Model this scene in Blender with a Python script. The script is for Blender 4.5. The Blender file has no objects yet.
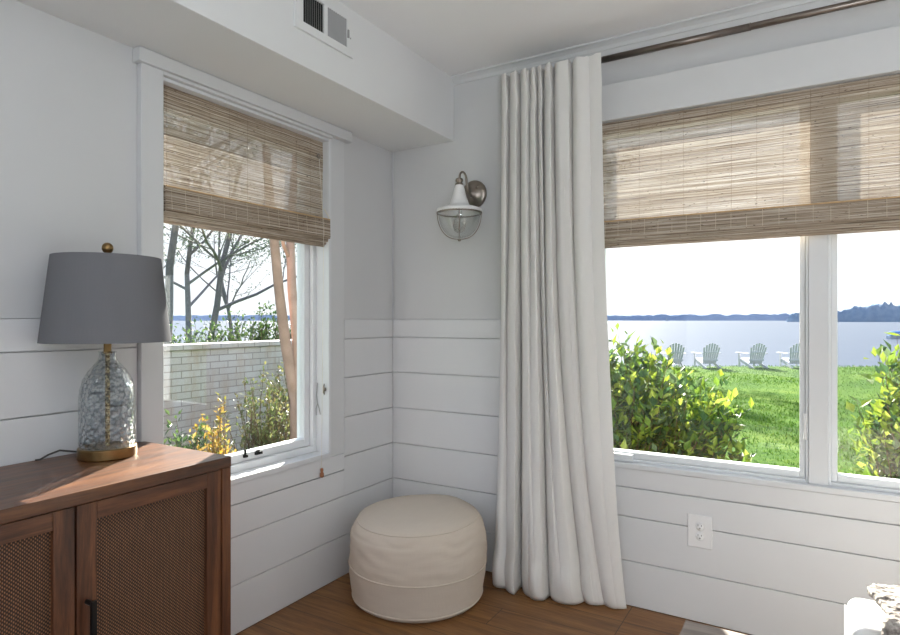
import bpy, bmesh, math, random
from mathutils import Vector, Matrix, noise
random.seed(7)
PI = math.pi
sc = bpy.context.scene
col = sc.collection
# ------------------------------------------------------------------ camera frame
CAM = Vector((1.897, -2.582, 1.21))
YAW = math.radians(30.9)
FW = Vector((-math.sin(YAW), math.cos(YAW), 0))
RT = Vector((math.cos(YAW), math.sin(YAW), 0))
def far(depth, lateral, z):                       # a place out on the lawn or lake, measured from the room
    p = CAM + FW * depth + RT * lateral
    return Vector((p.x, p.y, z))

# ------------------------------------------------------------------ mesh helpers
class MB:
    def __init__(s): s.v = []; s.f = []; s.m = []
    def add(s, vs, fs, mi=0):
        o = len(s.v); s.v += [tuple(v) for v in vs]
        s.f += [tuple(i + o for i in f) for f in fs]; s.m += [mi] * len(fs)
    def box(s, a, b, mi=0):
        x0, y0, z0 = a; x1, y1, z1 = b
        s.add([(x0,y0,z0),(x1,y0,z0),(x1,y1,z0),(x0,y1,z0),(x0,y0,z1),(x1,y0,z1),(x1,y1,z1),(x0,y1,z1)],
              [(0,3,2,1),(4,5,6,7),(0,1,5,4),(1,2,6,5),(2,3,7,6),(3,0,4,7)], mi)
    def obox(s, M, a, b, mi=0):
        t = MB(); t.box(a, b); s.add([M @ Vector(v) for v in t.v], t.f, mi)
    def tube(s, pts, rad, n=10, cap=True, mi=0):
        pts = [Vector(p) for p in pts]
        if not isinstance(rad, (list, tuple)): rad = [rad] * len(pts)
        ref = None; vs = []
        for i, p in enumerate(pts):
            d = (pts[min(i+1, len(pts)-1)] - pts[max(i-1, 0)]).normalized()
            if ref is None:
                ref = Vector((0,0,1)) if abs(d.z) < .9 else Vector((1,0,0))
            u = (ref - d * ref.dot(d)).normalized(); ref = u; w = d.cross(u)
            for k in range(n):
                a = 2*PI*k/n
                vs.append(p + (u*math.cos(a) + w*math.sin(a)) * rad[i])
        fs = []
        for i in range(len(pts)-1):
            for k in range(n):
                fs.append((i*n+k, i*n+(k+1)%n, (i+1)*n+(k+1)%n, (i+1)*n+k))
        if cap:
            fs.append(tuple(range(n))[::-1]); fs.append(tuple((len(pts)-1)*n+k for k in range(n)))
        s.add(vs, fs, mi)
    def lathe(s, prof, n=48, c=(0,0,0), axis='z', cap=False, mi=0):
        vs = []
        for r, h in prof:
            for k in range(n):
                a = 2*PI*k/n
                if axis == 'z': vs.append((c[0]+r*math.cos(a), c[1]+r*math.sin(a), c[2]+h))
                elif axis == 'y': vs.append((c[0]+r*math.cos(a), c[1]+h, c[2]+r*math.sin(a)))
                else: vs.append((c[0]+h, c[1]+r*math.cos(a), c[2]+r*math.sin(a)))
        fs = []
        for i in range(len(prof)-1):
            for k in range(n):
                fs.append((i*n+k, i*n+(k+1)%n, (i+1)*n+(k+1)%n, (i+1)*n+k))
        if cap:
            fs.append(tuple(range(n))[::-1]); fs.append(tuple((len(prof)-1)*n+k for k in range(n)))
        s.add(vs, fs, mi)
    def grid(s, fn, nu, nv, mi=0):
        vs = [fn(i/nu, j/nv) for j in range(nv+1) for i in range(nu+1)]
        fs = [(j*(nu+1)+i, j*(nu+1)+i+1, (j+1)*(nu+1)+i+1, (j+1)*(nu+1)+i) for j in range(nv) for i in range(nu)]
        s.add(vs, fs, mi)
    def build(s, name, mat, parent=None, bevel=0, smooth=False, loc=None, seg=2, fix=True):
        me = bpy.data.meshes.new(name)
        me.from_pydata(s.v, [], s.f)
        mats = mat if isinstance(mat, (list, tuple)) else [mat]
        for m in mats: me.materials.append(m)
        if len(mats) > 1: me.polygons.foreach_set('material_index', s.m)
        if fix:
            bm = bmesh.new(); bm.from_mesh(me); bmesh.ops.recalc_face_normals(bm, faces=bm.faces); bm.to_mesh(me); bm.free()
        if smooth:
            me.polygons.foreach_set('use_smooth', [True]*len(me.polygons))
        me.update()
        o = bpy.data.objects.new(name, me); col.objects.link(o)
        if parent: o.parent = parent; 
        if loc: o.location = loc
        if bevel:
            b = o.modifiers.new('bevel', 'BEVEL'); b.width = bevel; b.segments = seg; b.limit_method = 'ANGLE'
            b.harden_normals = False
            me.polygons.foreach_set('use_smooth', [True]*len(me.polygons))
            w = o.modifiers.new('wn', 'WEIGHTED_NORMAL'); w.keep_sharp = True
        return o

def tag(o, label=None, cat=None, group=None, kind=None):
    if label: o['label'] = label
    if cat: o['category'] = cat
    if group: o['group'] = group
    if kind: o['kind'] = kind
    return o
def empty(name, loc, rz=0):
    o = bpy.data.objects.new(name, None); col.objects.link(o)
    o.location = loc; o.rotation_euler = (0, 0, rz); o.empty_display_size = .1
    return o
def copy_tree(o, parent=None):
    c = o.copy(); col.objects.link(c); c.parent = parent
    for ch in [x for x in bpy.data.objects if x.parent == o]: copy_tree(ch, c)
    return c

# ------------------------------------------------------------------ materials
def srgb(r, g, b):
    return tuple(((c/255)/12.92 if c/255 <= .04045 else ((c/255+.055)/1.055)**2.4) for c in (r, g, b)) + (1,)
class NT:
    def __init__(s, name):
        s.mat = bpy.data.materials.new(name); s.mat.use_nodes = True
        s.t = s.mat.node_tree; s.t.nodes.clear()
        s.out = s.t.nodes.new('ShaderNodeOutputMaterial')
    def n(s, typ, ins=None, **kw):
        nd = s.t.nodes.new(typ)
        for k, v in kw.items(): setattr(nd, k, v)
        for k, v in (ins or {}).items():
            if isinstance(v, bpy.types.NodeSocket): s.t.links.new(v, nd.inputs[k])
            else: nd.inputs[k].default_value = v
        return nd
    def math(s, op, a, b=0.0):
        return s.n('ShaderNodeMath', {0: a, 1: b}, operation=op).outputs[0]
    def coord(s, scale=(1,1,1), rot=(0,0,0), which='Object'):
        tc = s.n('ShaderNodeTexCoord')
        return s.n('ShaderNodeMapping', {'Vector': tc.outputs[which], 'Scale': scale, 'Rotation': rot}).outputs[0]
    def ramp(s, fac, stops, interp='LINEAR'):
        r = s.n('ShaderNodeValToRGB', {'Fac': fac}); cr = r.color_ramp; cr.interpolation = interp
        while len(cr.elements) < len(stops): cr.elements.new(.5)
        for e, (p, c) in zip(cr.elements, stops): e.position = p; e.color = c
        return r.outputs[0]
    def mix(s, f, a, b, mode='MIX'):
        m = s.n('ShaderNodeMix', data_type='RGBA', blend_type=mode)
        for k, v in ((0, f), (6, a), (7, b)):
            if isinstance(v, bpy.types.NodeSocket): s.t.links.new(v, m.inputs[k])
            else: m.inputs[k].default_value = v
        return m.outputs[2]
    def noise(s, vec, scale=5, detail=3, rough=.5, dist=0):
        return s.n('ShaderNodeTexNoise', {'Vector': vec, 'Scale': scale, 'Detail': detail, 'Roughness': rough, 'Distortion': dist}).outputs[0]
    def bump(s, h, strength=.3, dist=.01):
        return s.n('ShaderNodeBump', {'Height': h, 'Strength': strength, 'Distance': dist}).outputs[0]
    def end(s, sh):
        s.t.links.new(sh, s.out.inputs[0]); return s.mat
    def pbr(s, color, rough=.5, metal=0, normal=None, **kw):
        p = s.n('ShaderNodeBsdfPrincipled', {'Base Color': color, 'Roughness': rough, 'Metallic': metal})
        if normal is not None: s.t.links.new(normal, p.inputs['Normal'])
        for k, v in kw.items(): p.inputs[k.replace('_', ' ')].default_value = v
        return p.outputs[0]

def plain(name, c, rough=.5, metal=0, var=.04, nscale=12, bump=0, bscale=200):
    t = NT(name); v = t.coord()
    nz = t.noise(v, nscale, 4)
    lo = tuple(x*(1-var) for x in c[:3]) + (1,); hi = tuple(min(1, x*(1+var)) for x in c[:3]) + (1,)
    cc = t.ramp(nz, [(.3, lo), (.7, hi)])
    nm = t.bump(t.noise(v, bscale, 2), bump, .002) if bump else None
    return t.end(t.pbr(cc, rough, metal, nm))

M = {}
M['wall'] = plain('grey painted wall', (.61,.612,.62,1), .55, var=.012, nscale=3, bump=.05, bscale=300)
M['board'] = plain('painted shiplap', (.70,.705,.72,1), .42, var=.015, nscale=4, bump=.03, bscale=60)
M['trim'] = plain('white semi gloss trim', (.68,.69,.71,1), .35, var=.01)
M['beam'] = plain('soffit paint', (.74,.745,.75,1), .6, var=.01, nscale=3)
M['casing'] = plain('grey painted casing', (.645,.65,.66,1), .4, var=.01)
M['ceiling'] = plain('ceiling paint', (.86,.86,.87,1), .8, var=.01, nscale=3)
M['vinyl'] = plain('white vinyl', (.74,.76,.78,1), .3, var=.01)
M['white_metal'] = plain('white enamel', (.8,.8,.8,1), .3, var=.01)
M['black'] = plain('black metal', (.012,.012,.013,1), .35, .6)
M['dark'] = plain('dark void', (.015,.015,.016,1), .9)
M['brass'] = plain('antique brass', (.26,.165,.07,1), .33, 1, var=.15, nscale=40)
M['nickel'] = plain('aged nickel', (.30,.26,.225,1), .28, 1, var=.25, nscale=25)
M['steel'] = plain('dark brushed steel', (.20,.17,.15,1), .3, 1, var=.1, nscale=30)
M['grey_slat'] = plain('grey damper', (.34,.34,.34,1), .6)
M['plastic'] = plain('white plastic', (.80,.80,.81,1), .25, var=.005)
M['tassel'] = plain('brown wood tassel', srgb(150,95,60), .4, var=.2)
M['cord'] = plain('off white cord', (.7,.66,.56,1), .8)
M['plastic_cord'] = plain('black cord', (.05,.045,.04,1), .5)

def wood(name, c_dark, c_mid, c_light, axis='y', rough=.35, plank=None, coat=.0, gscale=1.0):
    t = NT(name)
    st = {'x': (1.2, 14, 14), 'y': (14, 1.2, 14), 'z': (14, 14, 1.2)}[axis]
    v = t.coord(tuple(a*gscale for a in st))
    n1 = t.noise(v, 2.2, 6, .62, .6)
    n2 = t.noise(t.coord(tuple(a*gscale*5 for a in st)), 3, 3, .7)
    f = t.math('ADD', t.math('MULTIPLY', n1, .75), t.math('MULTIPLY', n2, .25))
    c = t.ramp(f, [(.34, c_dark), (.5, c_mid), (.66, c_light)])
    big = t.noise(t.coord((1.5,1.5,1.5)), 2, 2)
    c = t.mix(t.math('MULTIPLY', big, .35), c, c_dark)
    r = t.math('ADD', t.math('MULTIPLY', n2, .25), rough-.1)
    nm = t.bump(f, .12, .002)
    return t.end(t.pbr(c, r, 0, nm, Coat_Weight=coat, Coat_Roughness=.15))
WD = (srgb(50,28,17), srgb(92,54,33), srgb(134,86,54))
WT = (srgb(52,30,16), srgb(98,58,32), srgb(128,82,46))
M['wood_y'] = wood('walnut stained wood along', *WD, axis='y')
M['wood_z'] = wood('walnut stained wood upright', *WD, axis='z')
M['wood_top'] = wood('walnut stained top', *WT, axis='y', rough=.34, coat=.12)
M['greywood'] = wood('weathered grey wood', srgb(92,80,72), srgb(124,111,102), srgb(150,138,128), axis='x', rough=.5)

def floor_mat():
    t = NT('oak plank floor')
    v = t.coord((1,1,1))
    br = t.n('ShaderNodeTexBrick', {'Vector': v, 'Color1': (.25,.25,.25,1), 'Color2': (.85,.85,.85,1), 'Mortar': (0,0,0,1), 'Scale': 1,
             'Mortar Size': .0016, 'Mortar Smooth': .2, 'Bias': 0, 'Brick Width': 1.25, 'Row Height': .15}, offset=.37, offset_frequency=3)
    sepc = t.n('ShaderNodeSeparateColor', {0: br.outputs[0]}).outputs[0]
    vv = t.n('ShaderNodeVectorMath', {0: t.coord((1.1, 15, 1)), 1: t.n('ShaderNodeCombineXYZ', {0: t.math('MULTIPLY', sepc, 9.0), 1: t.math('MULTIPLY', sepc, 31.0)}).outputs[0]}, operation='ADD').outputs[0]
    g = t.noise(vv, 1.8, 7, .65, .8)
    g2 = t.noise(t.coord((6, 120, 1)), 2, 3, .6)
    f = t.math('ADD', t.math('MULTIPLY', g, .7), t.math('MULTIPLY', g2, .3))
    c = t.ramp(f, [(.3, srgb(68,40,19)), (.48, srgb(128,86,46)), (.68, srgb(166,122,74))])
    c = t.mix(t.math('MULTIPLY', sepc, .35), c, srgb(92,64,38))
    c = t.mix(br.outputs[1], c, srgb(45,30,20))
    nm = t.bump(t.math('SUBTRACT', f, t.math('MULTIPLY', br.outputs[1], .8)), .15, .003)
    return t.end(t.pbr(c, .42, 0, nm))
M['floor'] = floor_mat()

def cane_mat():
    t = NT('woven cane')
    tc = t.n('ShaderNodeTexCoord').outputs['Object']
    s = t.n('ShaderNodeSeparateXYZ', {0: tc})
    y, z = s.outputs[1], s.outputs[2]
    # short strands alternating over and under
    a = t.math('SINE', t.math('MULTIPLY', y, 2*PI/.0085))
    b = t.math('SINE', t.math('MULTIPLY', t.math('ADD', z, t.math('MULTIPLY', t.math('SIGN', a), .0022)), 2*PI/.0088))
    h = t.math('MULTIPLY', t.math('ABSOLUTE', a), t.math('ADD', t.math('MULTIPLY', b, .5), .5))
    nz = t.noise(t.coord((40, 40, 6)), 3, 4, .7)
    f = t.math('ADD', t.math('MULTIPLY', h, .7), t.math('MULTIPLY', nz, .35))
    c = t.ramp(f, [(.16, srgb(20,12,8)), (.45, srgb(82,52,34)), (.85, srgb(166,116,78))])
    return t.end(t.pbr(c, .5, 0, t.bump(h, .6, .003)))
M['cane'] = cane_mat()

def linen(name, c, transl=.35, scale=1.0, weave=900):
    t = NT(name)
    v = t.coord((1,1,1))
    w1 = t.noise(t.coord((weave, weave*.05, weave*.05)), 1, 2)
    w2 = t.noise(t.coord((weave*.05, weave*.05, weave)), 1, 2)
    h = t.math('ADD', w1, w2)
    lo = tuple(x*.9 for x in c[:3]) + (1,)
    cc = t.mix(t.math('MULTIPLY', h, .5), lo, c)
    nm = t.bump(h, .25, .0008)
    d = t.n('ShaderNodeBsdfDiffuse', {'Color': cc, 'Normal': nm}).outputs[0]
    tr = t.n('ShaderNodeBsdfTranslucent', {'Color': cc, 'Normal': nm}).outputs[0]
    return t.end(t.n('ShaderNodeMixShader', {0: transl, 1: d, 2: tr}).outputs[0])
M['linen'] = linen('white linen', (.93,.915,.895,1), .25)
M['shade'] = linen('grey linen lampshade', (.20,.20,.215,1), .08)
M['oatmeal'] = linen('oatmeal canvas', srgb(206,194,180), .0, weave=300)
M['slip'] = linen('white slipcover', (.84,.84,.84,1), .0, weave=500)

def bamboo():
    t = NT('woven bamboo reed')
    tc = t.n('ShaderNodeTexCoord').outputs['Object']
    mp = lambda sc_: t.n('ShaderNodeMapping', {'Vector': tc, 'Scale': sc_}).outputs[0]
    rows = t.noise(mp((.45, .45, 165)), 1, 2, .75)
    fine = t.noise(mp((5, 5, 420)), 1, 3, .7)
    blot = t.noise(mp((14, 14, 90)), 1, 2, .5)
    f = t.math('ADD', t.math('MULTIPLY', rows, .55), t.math('MULTIPLY', fine, .45))
    c = t.ramp(f, [(.36, srgb(72,56,46)), (.44, srgb(140,122,105)), (.53, srgb(186,172,156)), (.64, srgb(232,224,212))])
    knots = t.ramp(t.noise(mp((60, 60, 260)), 1, 1), [(.70, (0,0,0,1)), (.76, (1,1,1,1))])
    c = t.mix(knots, c, srgb(70,46,32))
    d = t.n('ShaderNodeBsdfDiffuse', {'Color': c}).outputs[0]
    tr = t.n('ShaderNodeBsdfTranslucent', {'Color': c}).outputs[0]
    m1 = t.n('ShaderNodeMixShader', {0: .10, 1: d, 2: tr}).outputs[0]
    gap = t.noise(mp((1.6, 1.6, 300)), 1, 3, .6)
    gap2 = t.noise(mp((2, 2, 14)), 1, 2, .5)
    ga = t.ramp(t.math('ADD', t.math('MULTIPLY', gap, .8), t.math('MULTIPLY', gap2, .2)), [(.44, (.04,.04,.04,1)), (.60, (.26,.26,.26,1))])
    tp = t.n('ShaderNodeBsdfTransparent').outputs[0]
    return t.end(t.n('ShaderNodeMixShader', {0: ga, 1: m1, 2: tp}).outputs[0])
M['bamboo'] = bamboo()
M['thread'] = plain('shade thread', srgb(214,202,180), .8)
M['thread_dark'] = plain('shade thread tan', srgb(120,98,76), .8)
M['edge_band'] = plain('tan binding', srgb(190,158,118), .8, var=.12, nscale=60)

def glass_pane():
    t = NT('window glass')
    fc = t.n('ShaderNodeLayerWeight', {'Blend': .5}).outputs['Facing']
    fr = t.math('ADD', t.math('MULTIPLY', t.math('POWER', fc, 5.0), .95), .04)
    tr = t.n('ShaderNodeBsdfTransparent', {'Color': (.97,.985,.98,1)}).outputs[0]
    gl = t.n('ShaderNodeBsdfGlossy', {'Roughness': 0.0, 'Color': (1,1,1,1)}).outputs[0]
    return t.end(t.n('ShaderNodeMixShader', {0: fr, 1: tr, 2: gl}).outputs[0])
M['glass'] = glass_pane()
def hammered():
    t = NT('hammered glass')
    v = t.coord((1,1,1))
    vo = t.n('ShaderNodeTexVoronoi', {'Vector': v, 'Scale': 78, 'Randomness': .9}).outputs['Distance']
    nm = t.bump(vo, 1.0, .010)
    fc = t.n('ShaderNodeLayerWeight', {'Blend': .5, 'Normal': nm}).outputs['Facing']
    f = t.math('ADD', t.math('MULTIPLY', t.math('POWER', fc, 2.2), .85), .05)
    lens_dark = t.ramp(vo, [(.15, (.99,.995,1,1)), (.55, (.90,.93,.95,1)), (.78, (.62,.67,.70,1))])  # lens darkening of the dimples painted into the glass colour
    tr = t.n('ShaderNodeBsdfTransparent', {'Color': lens_dark}).outputs[0]
    gl = t.n('ShaderNodeBsdfGlossy', {'Roughness': .04, 'Normal': nm}).outputs[0]
    return t.end(t.n('ShaderNodeMixShader', {0: f, 1: tr, 2: gl}).outputs[0])
M['hammered'] = hammered()
def bowl_glass():
    t = NT('clear seeded glass')
    fr = t.n('ShaderNodeLayerWeight', {'Blend': .5}).outputs['Facing']
    f2 = t.math('ADD', t.math('MULTIPLY', t.math('POWER', fr, 3.0), .7), .10)
    tr = t.n('ShaderNodeBsdfTransparent', {'Color': (.93,.94,.94,1)}).outputs[0]
    gl = t.n('ShaderNodeBsdfGlossy', {'Roughness': .06}).outputs[0]
    return t.end(t.n('ShaderNodeMixShader', {0: f2, 1: tr, 2: gl}).outputs[0])
M['bowl'] = bowl_glass()
def mercury():
    t = NT('mottled gold rod')
    nz = t.noise(t.coord((1,1,1)), 160, 3, .7)
    c = t.ramp(nz, [(.42, (.04,.03,.015,1)), (.5, (.45,.32,.14,1)), (.62, (.85,.75,.5,1))])
    return t.end(t.pbr(c, .3, .8, t.bump(nz, .6, .004)))
M['mercury'] = mercury()

def leaf_mat(name, cols, transl=.45, rough=.4, spec=.3):
    t = NT(name)
    r = t.n('ShaderNodeNewGeometry').outputs['Random Per Island']
    k = len(cols)
    c = t.ramp(r, [((i+.001)/k, srgb(*cc)) for i, cc in enumerate(cols)], 'CONSTANT')
    c = t.mix(t.math('MULTIPLY', t.noise(t.coord(), 30, 2), .4), c, srgb(*cols[0]))
    p = t.pbr(c, rough, Specular_IOR_Level=spec)
    tr = t.n('ShaderNodeBsdfTranslucent', {'Color': c}).outputs[0]
    return t.end(t.n('ShaderNodeMixShader', {0: transl, 1: p, 2: tr}).outputs[0])
M['leaf_bright'] = leaf_mat('glossy green leaves', [(56,82,50),(108,136,48),(146,164,54),(82,108,60),(168,180,74),(120,146,50),(94,112,74)])
M['leaf_camellia'] = leaf_mat('camellia leaves', [(50,74,44),(70,98,50),(92,118,58),(112,134,74)], .35)
M['leaf_nandina'] = leaf_mat('autumn nandina leaves', [(150,120,50),(190,150,60),(170,140,70),(122,128,60),(196,166,90)], .45)
M['leaf_mixed'] = leaf_mat('pale shrub leaves', [(100,112,66),(130,136,84),(150,146,96),(112,98,64),(86,104,60)], .35)
M['leaf_tree'] = leaf_mat('sparse tree leaves', [(66,84,70),(84,100,84),(100,112,92),(72,92,66)], .3)
M['bark'] = plain('grey bark', srgb(112,106,114), .8, var=.25, nscale=20, bump=.5, bscale=40)
M['bark_pink'] = plain('smooth pinkish crape myrtle bark', srgb(168,138,124), .7, var=.18, nscale=9, bump=.1, bscale=30)
M['twig'] = plain('brown twig', srgb(96,72,50), .8, var=.2)
M['lawn'] = None
def lawn_mat():
    t = NT('lawn')
    n1 = t.noise(t.coord(), .7, 4, .6); n2 = t.noise(t.coord(), 16, 4, .7)
    f = t.math('ADD', t.math('MULTIPLY', n1, .5), t.math('MULTIPLY', n2, .5))
    c = t.ramp(f, [(.36, srgb(40,72,20)), (.5, srgb(66,98,30)), (.64, srgb(98,118,48))])
    return t.end(t.pbr(c, .9, 0, t.bump(n2, .8, .05), Specular_IOR_Level=.05))
M['lawn'] = lawn_mat()
M['blade'] = leaf_mat('grass blades', [(54,86,26),(70,106,32),(88,120,40),(104,130,50),(60,94,28)], .35, .8, .05)
def water_mat():
    t = NT('lake water')
    v = t.coord((1,1,1), (0,0,-YAW))
    n = t.noise(t.n('ShaderNodeMapping', {'Vector': v, 'Scale': (.25, 1, 1)}).outputs[0], 1.2, 5, .65)
    nl = t.noise(t.n('ShaderNodeMapping', {'Vector': v, 'Scale': (.004, .03, 1)}).outputs[0], 1.0, 3, .6)
    c = t.mix(nl, srgb(48,62,84), srgb(66,80,102))
    return t.end(t.pbr(c, .35, 0, t.bump(n, .5, .25), IOR=1.33, Specular_IOR_Level=.22))
M['water'] = water_mat()
def hazed_trees(name, a, b, sc_=.05):
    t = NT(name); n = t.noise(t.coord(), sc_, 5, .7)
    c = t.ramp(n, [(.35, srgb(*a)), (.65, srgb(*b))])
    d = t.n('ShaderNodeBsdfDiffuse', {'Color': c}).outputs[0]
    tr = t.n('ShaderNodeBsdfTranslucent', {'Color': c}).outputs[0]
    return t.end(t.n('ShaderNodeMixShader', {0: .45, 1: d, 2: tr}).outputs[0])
M['hazed_far_trees'] = hazed_trees('hazed distant woods', (160,176,204), (176,190,214), .02)  # lake haze put into the base colour as pale blue
M['hazed_point_trees'] = hazed_trees('hazed wooded point', (122,146,174), (146,166,188), .12)  # haze painted in here too, a little deeper for the nearer trees
M['adirondack'] = plain('faded white painted wood', srgb(196,194,204), .6, var=.05)
M['rock'] = plain('shore stones', srgb(112,104,100), .9, var=.3, nscale=4)
def brick_mat():
    t = NT('white painted brick')
    tc = t.n('ShaderNodeTexCoord').outputs['Object']
    s = t.n('ShaderNodeSeparateXYZ', {0: tc})
    v = t.n('ShaderNodeCombineXYZ', {0: s.outputs[1], 1: s.outputs[2], 2: 0.0}).outputs[0]
    br = t.n('ShaderNodeTexBrick', {'Vector': v, 'Color1': srgb(204,199,202), 'Color2': srgb(190,182,182), 'Mortar': srgb(150,142,142), 'Scale': 1,
             'Mortar Size': .006, 'Mortar Smooth': .3, 'Brick Width': .21, 'Row Height': .064})
    st = t.ramp(t.noise(t.coord((1, 2.5, .8)), 2.2, 4, .65), [(.45, (0,0,0,1)), (.7, (.7,.7,.7,1))])
    c = t.mix(st, br.outputs[0], srgb(176,150,132))
    return t.end(t.pbr(c, .8, 0, t.bump(br.outputs[1], -.6, .01)))
M['brick'] = brick_mat()
def knit():
    t = NT('grey boucle knit')
    vo = t.n('ShaderNodeTexVoronoi', {'Vector': t.coord(), 'Scale': 75}).outputs['Distance']
    n = t.noise(t.coord(), 60, 3, .7)
    c = t.ramp(n, [(.34, srgb(110,102,96)), (.5, srgb(150,142,136)), (.66, srgb(186,180,172))])
    return t.end(t.pbr(c, .95, 0, t.bump(vo, .7, .008)))
M['knit'] = knit()
M['knit_white'] = plain('white boucle', (.85,.85,.84,1), .95, var=.1, nscale=80, bump=1, bscale=120)
M['boat_hull'] = plain('boat hull', srgb(200,205,210), .4)
M['boat_canvas'] = plain('blue boat canvas', srgb(30,110,180), .7)
M['siding'] = plain('pale house siding', srgb(196,198,200), .7)

# ------------------------------------------------------------------ the room
CZ = 2.415                       # ceiling
XR, YB = 4.3, -4.9               # room's far extents behind the camera
GV = [.19, .3765, .563, .7497, .936, 1.12, 1.214]
def boards(mb, axis, a, b, zs, face=0.0, back=.012):
    """shiplap boards between grooves; axis 'x': wall plane y=face (runs in x), axis 'y': wall plane x=face"""
    g = .0016
    for z0, z1 in zip(zs[:-1], zs[1:]):
        if axis == 'y': mb.box((face-back, a, z0+g), (face, b, z1-g))
        else: mb.box((a, face, z0+g), (b, face+back, z1-g))
WLY0, WLY1, WZ0, WZ1 = -1.330, -.487, .60, 2.04      # left window opening
C = .10                                             # casing width
# left wall
mb = MB(); T = .17
xa, xb = -T, -.012
mb.box((xa, YB, -.05), (xb, T, WZ0)); mb.box((xa, YB, WZ1), (xb, T, CZ))
mb.box((xa, YB, WZ0), (xb, WLY0, WZ1)); mb.box((xa, WLY1, WZ0), (xb, T, WZ1))
mb.box((xb, YB, 1.214), (xb+.006, WLY0-.001, CZ), 1); mb.box((xb, WLY1+.001, 1.214), (xb+.006, 0, CZ), 1)
mb.box((xb, WLY0, WZ1+.02), (xb+.006, WLY1, CZ), 1)
lo = [0.0] + GV
boards(mb, 'y', YB, 0, [0.0, .19, .3765])
boards(mb, 'y', WLY0-.08, WLY1+C, [.3765, .5])
boards(mb, 'y', YB, WLY0-.081, [.3765, .563, .7497, .936, 1.12, 1.214])
boards(mb, 'y', WLY1+C, 0, [.3765, .563, .7497, .936, 1.12, 1.214])
wl = mb.build('wall_left', [M['board'], M['wall']], bevel=.0015, seg=1); tag(wl, kind='structure')
# window wall
WX0, WX1, RZ0, RZ1 = 1.07, 2.82, .60, 2.06
mb = MB(); ya, yb = .012, T
mb.box((-T, ya, -.05), (XR+T, yb, RZ0)); mb.box((-T, ya, RZ1), (XR+T, yb, CZ))
mb.box((-T, ya, RZ0), (WX0, yb, RZ1)); mb.box((WX1, ya, RZ0), (XR+T, yb, RZ1))
mb.box((0, ya-.006, 1.214), (WX0-.001, ya, CZ), 1); mb.box((WX1+.001, ya-.006, 1.214), (XR, ya, CZ), 1); mb.box((WX0, ya-.006, RZ1+.02), (WX1, ya, CZ), 1)
boards(mb, 'x', 0, XR, [0.0, .19, .3765])
boards(mb, 'x', WX0-C, WX1+C, [.3765, .5])
boards(mb, 'x', 0, WX0-C, [.3765, .563, .7497, .936, 1.12, 1.214])
boards(mb, 'x', WX1+C, XR, [.3765, .563, .7497, .936, 1.12, 1.214])
tag(mb.build('wall_front', [M['board'], M['wall']], bevel=.0015, seg=1), kind='structure')
# walls behind the camera; the back one has an opening added for fill light
mb = MB()
mb.box((XR, YB, -.05), (XR+T, .0, CZ))
tag(mb.build('wall_right', M['wall']), kind='structure')
mb = MB()
mb.box((-T, YB-T, -.05), (.6, YB, CZ)); mb.box((1.8, YB-T, -.05), (XR+T, YB, CZ)); mb.box((.6, YB-T, 2.25), (1.8, YB, CZ))
tag(mb.build('wall_back', M['wall']), kind='structure')
mb = MB(); mb.box((-.012, YB-T, -.06), (XR, .012, 0)); tag(mb.build('floor', M['floor']), kind='structure')
mb = MB(); mb.box((-T, YB-T, CZ), (XR+T, T, CZ+.1)); tag(mb.build('ceiling', M['ceiling']), kind='structure')
mb = MB(); mb.box((-.006, YB, 2.10), (.371, .006, CZ)); tag(mb.build('ceiling_beam', M['beam'], bevel=.003), kind='structure')
# small crown at the window wall
mb = MB()
prof = [(0,0),(0,-.036),(-.006,-.036),(-.010,-.022),(-.022,-.012),(-.034,-.008),(-.034,0)]
vs = [(x, .006+p[0], CZ+p[1]) for x in (.371, XR) for p in prof]; k = len(prof)
mb.add(vs, [tuple(range(k)), tuple(range(k, 2*k))[::-1]] + [(i, (i+1)%k, k+(i+1)%k, k+i) for i in range(k)])
tag(mb.build('trim_ceiling', M['casing']), kind='structure')

# ---- left window
w1 = empty('window_1', (-.06, (WLY0+WLY1)/2, WZ0)); tag(w1, kind='structure')
def rel(mb, root):                        # shift geometry into the parent's frame
    o = root.location; mb.v = [(x-o.x, y-o.y, z-o.z) for x, y, z in mb.v]; return mb
mb = MB()   # casing boards: head (thicker, with ears), sides, apron
mb.box((-.006, -1.424, 2.052), (.033, -.368, 2.098))
mb.box((-.006, -1.409, WZ0-.02), (.02, WLY0, 2.052)); mb.box((-.006, WLY1, WZ0-.02), (.001, -.39, 2.052))
mb.box((-.006, WLY0, 2.04), (.02, WLY1, 2.052))
rel(mb, w1).build('window_casing', M['casing'], w1, bevel=.002)
mb = MB(); mb.box((-.006, -1.409, .503), (.0005, WLY1+C-.001, WZ0-.021)); rel(mb, w1).build('apron', M['board'], w1, bevel=.001, seg=1)
mb = MB()   # jamb liners and sill
mb.box((-.165, WLY0, WZ0), (.002, WLY0+.012, WZ1)); mb.box((-.165, WLY1-.012, WZ0), (.004, WLY1, WZ1)); mb.box((-.165, WLY0, WZ1-.012), (.002, WLY1, WZ1))
mb.box((.0, WLY1-.006, WZ0-.018), (.006, WLY1+.004, WZ1))
rel(mb, w1).build('window_jamb', M['trim'], w1, bevel=.0015)
mb = MB(); mb.box((-.165, WLY0, WZ0-.02), (.006, WLY1+.004, WZ0+.002)); rel(mb, w1).build('window_sill', M['trim'], w1, bevel=.002)
mb = MB()   # frame: outer vinyl frame plus sash
def frame_x(mb, x0, x1, y0, y1, z0, z1, w, wb=None):
    wb = wb or w
    mb.box((x0, y0, z0), (x1, y0+w, z1)); mb.box((x0, y1-w, z0), (x1, y1, z1))
    mb.box((x0, y0+w, z0), (x1, y1-w, z0+wb)); mb.box((x0, y0+w, z1-w), (x1, y1-w, z1))
frame_x(mb, -.15, -.072, WLY0+.012, WLY1-.012, WZ0+.002, WZ1-.012, .022, .028)
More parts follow.
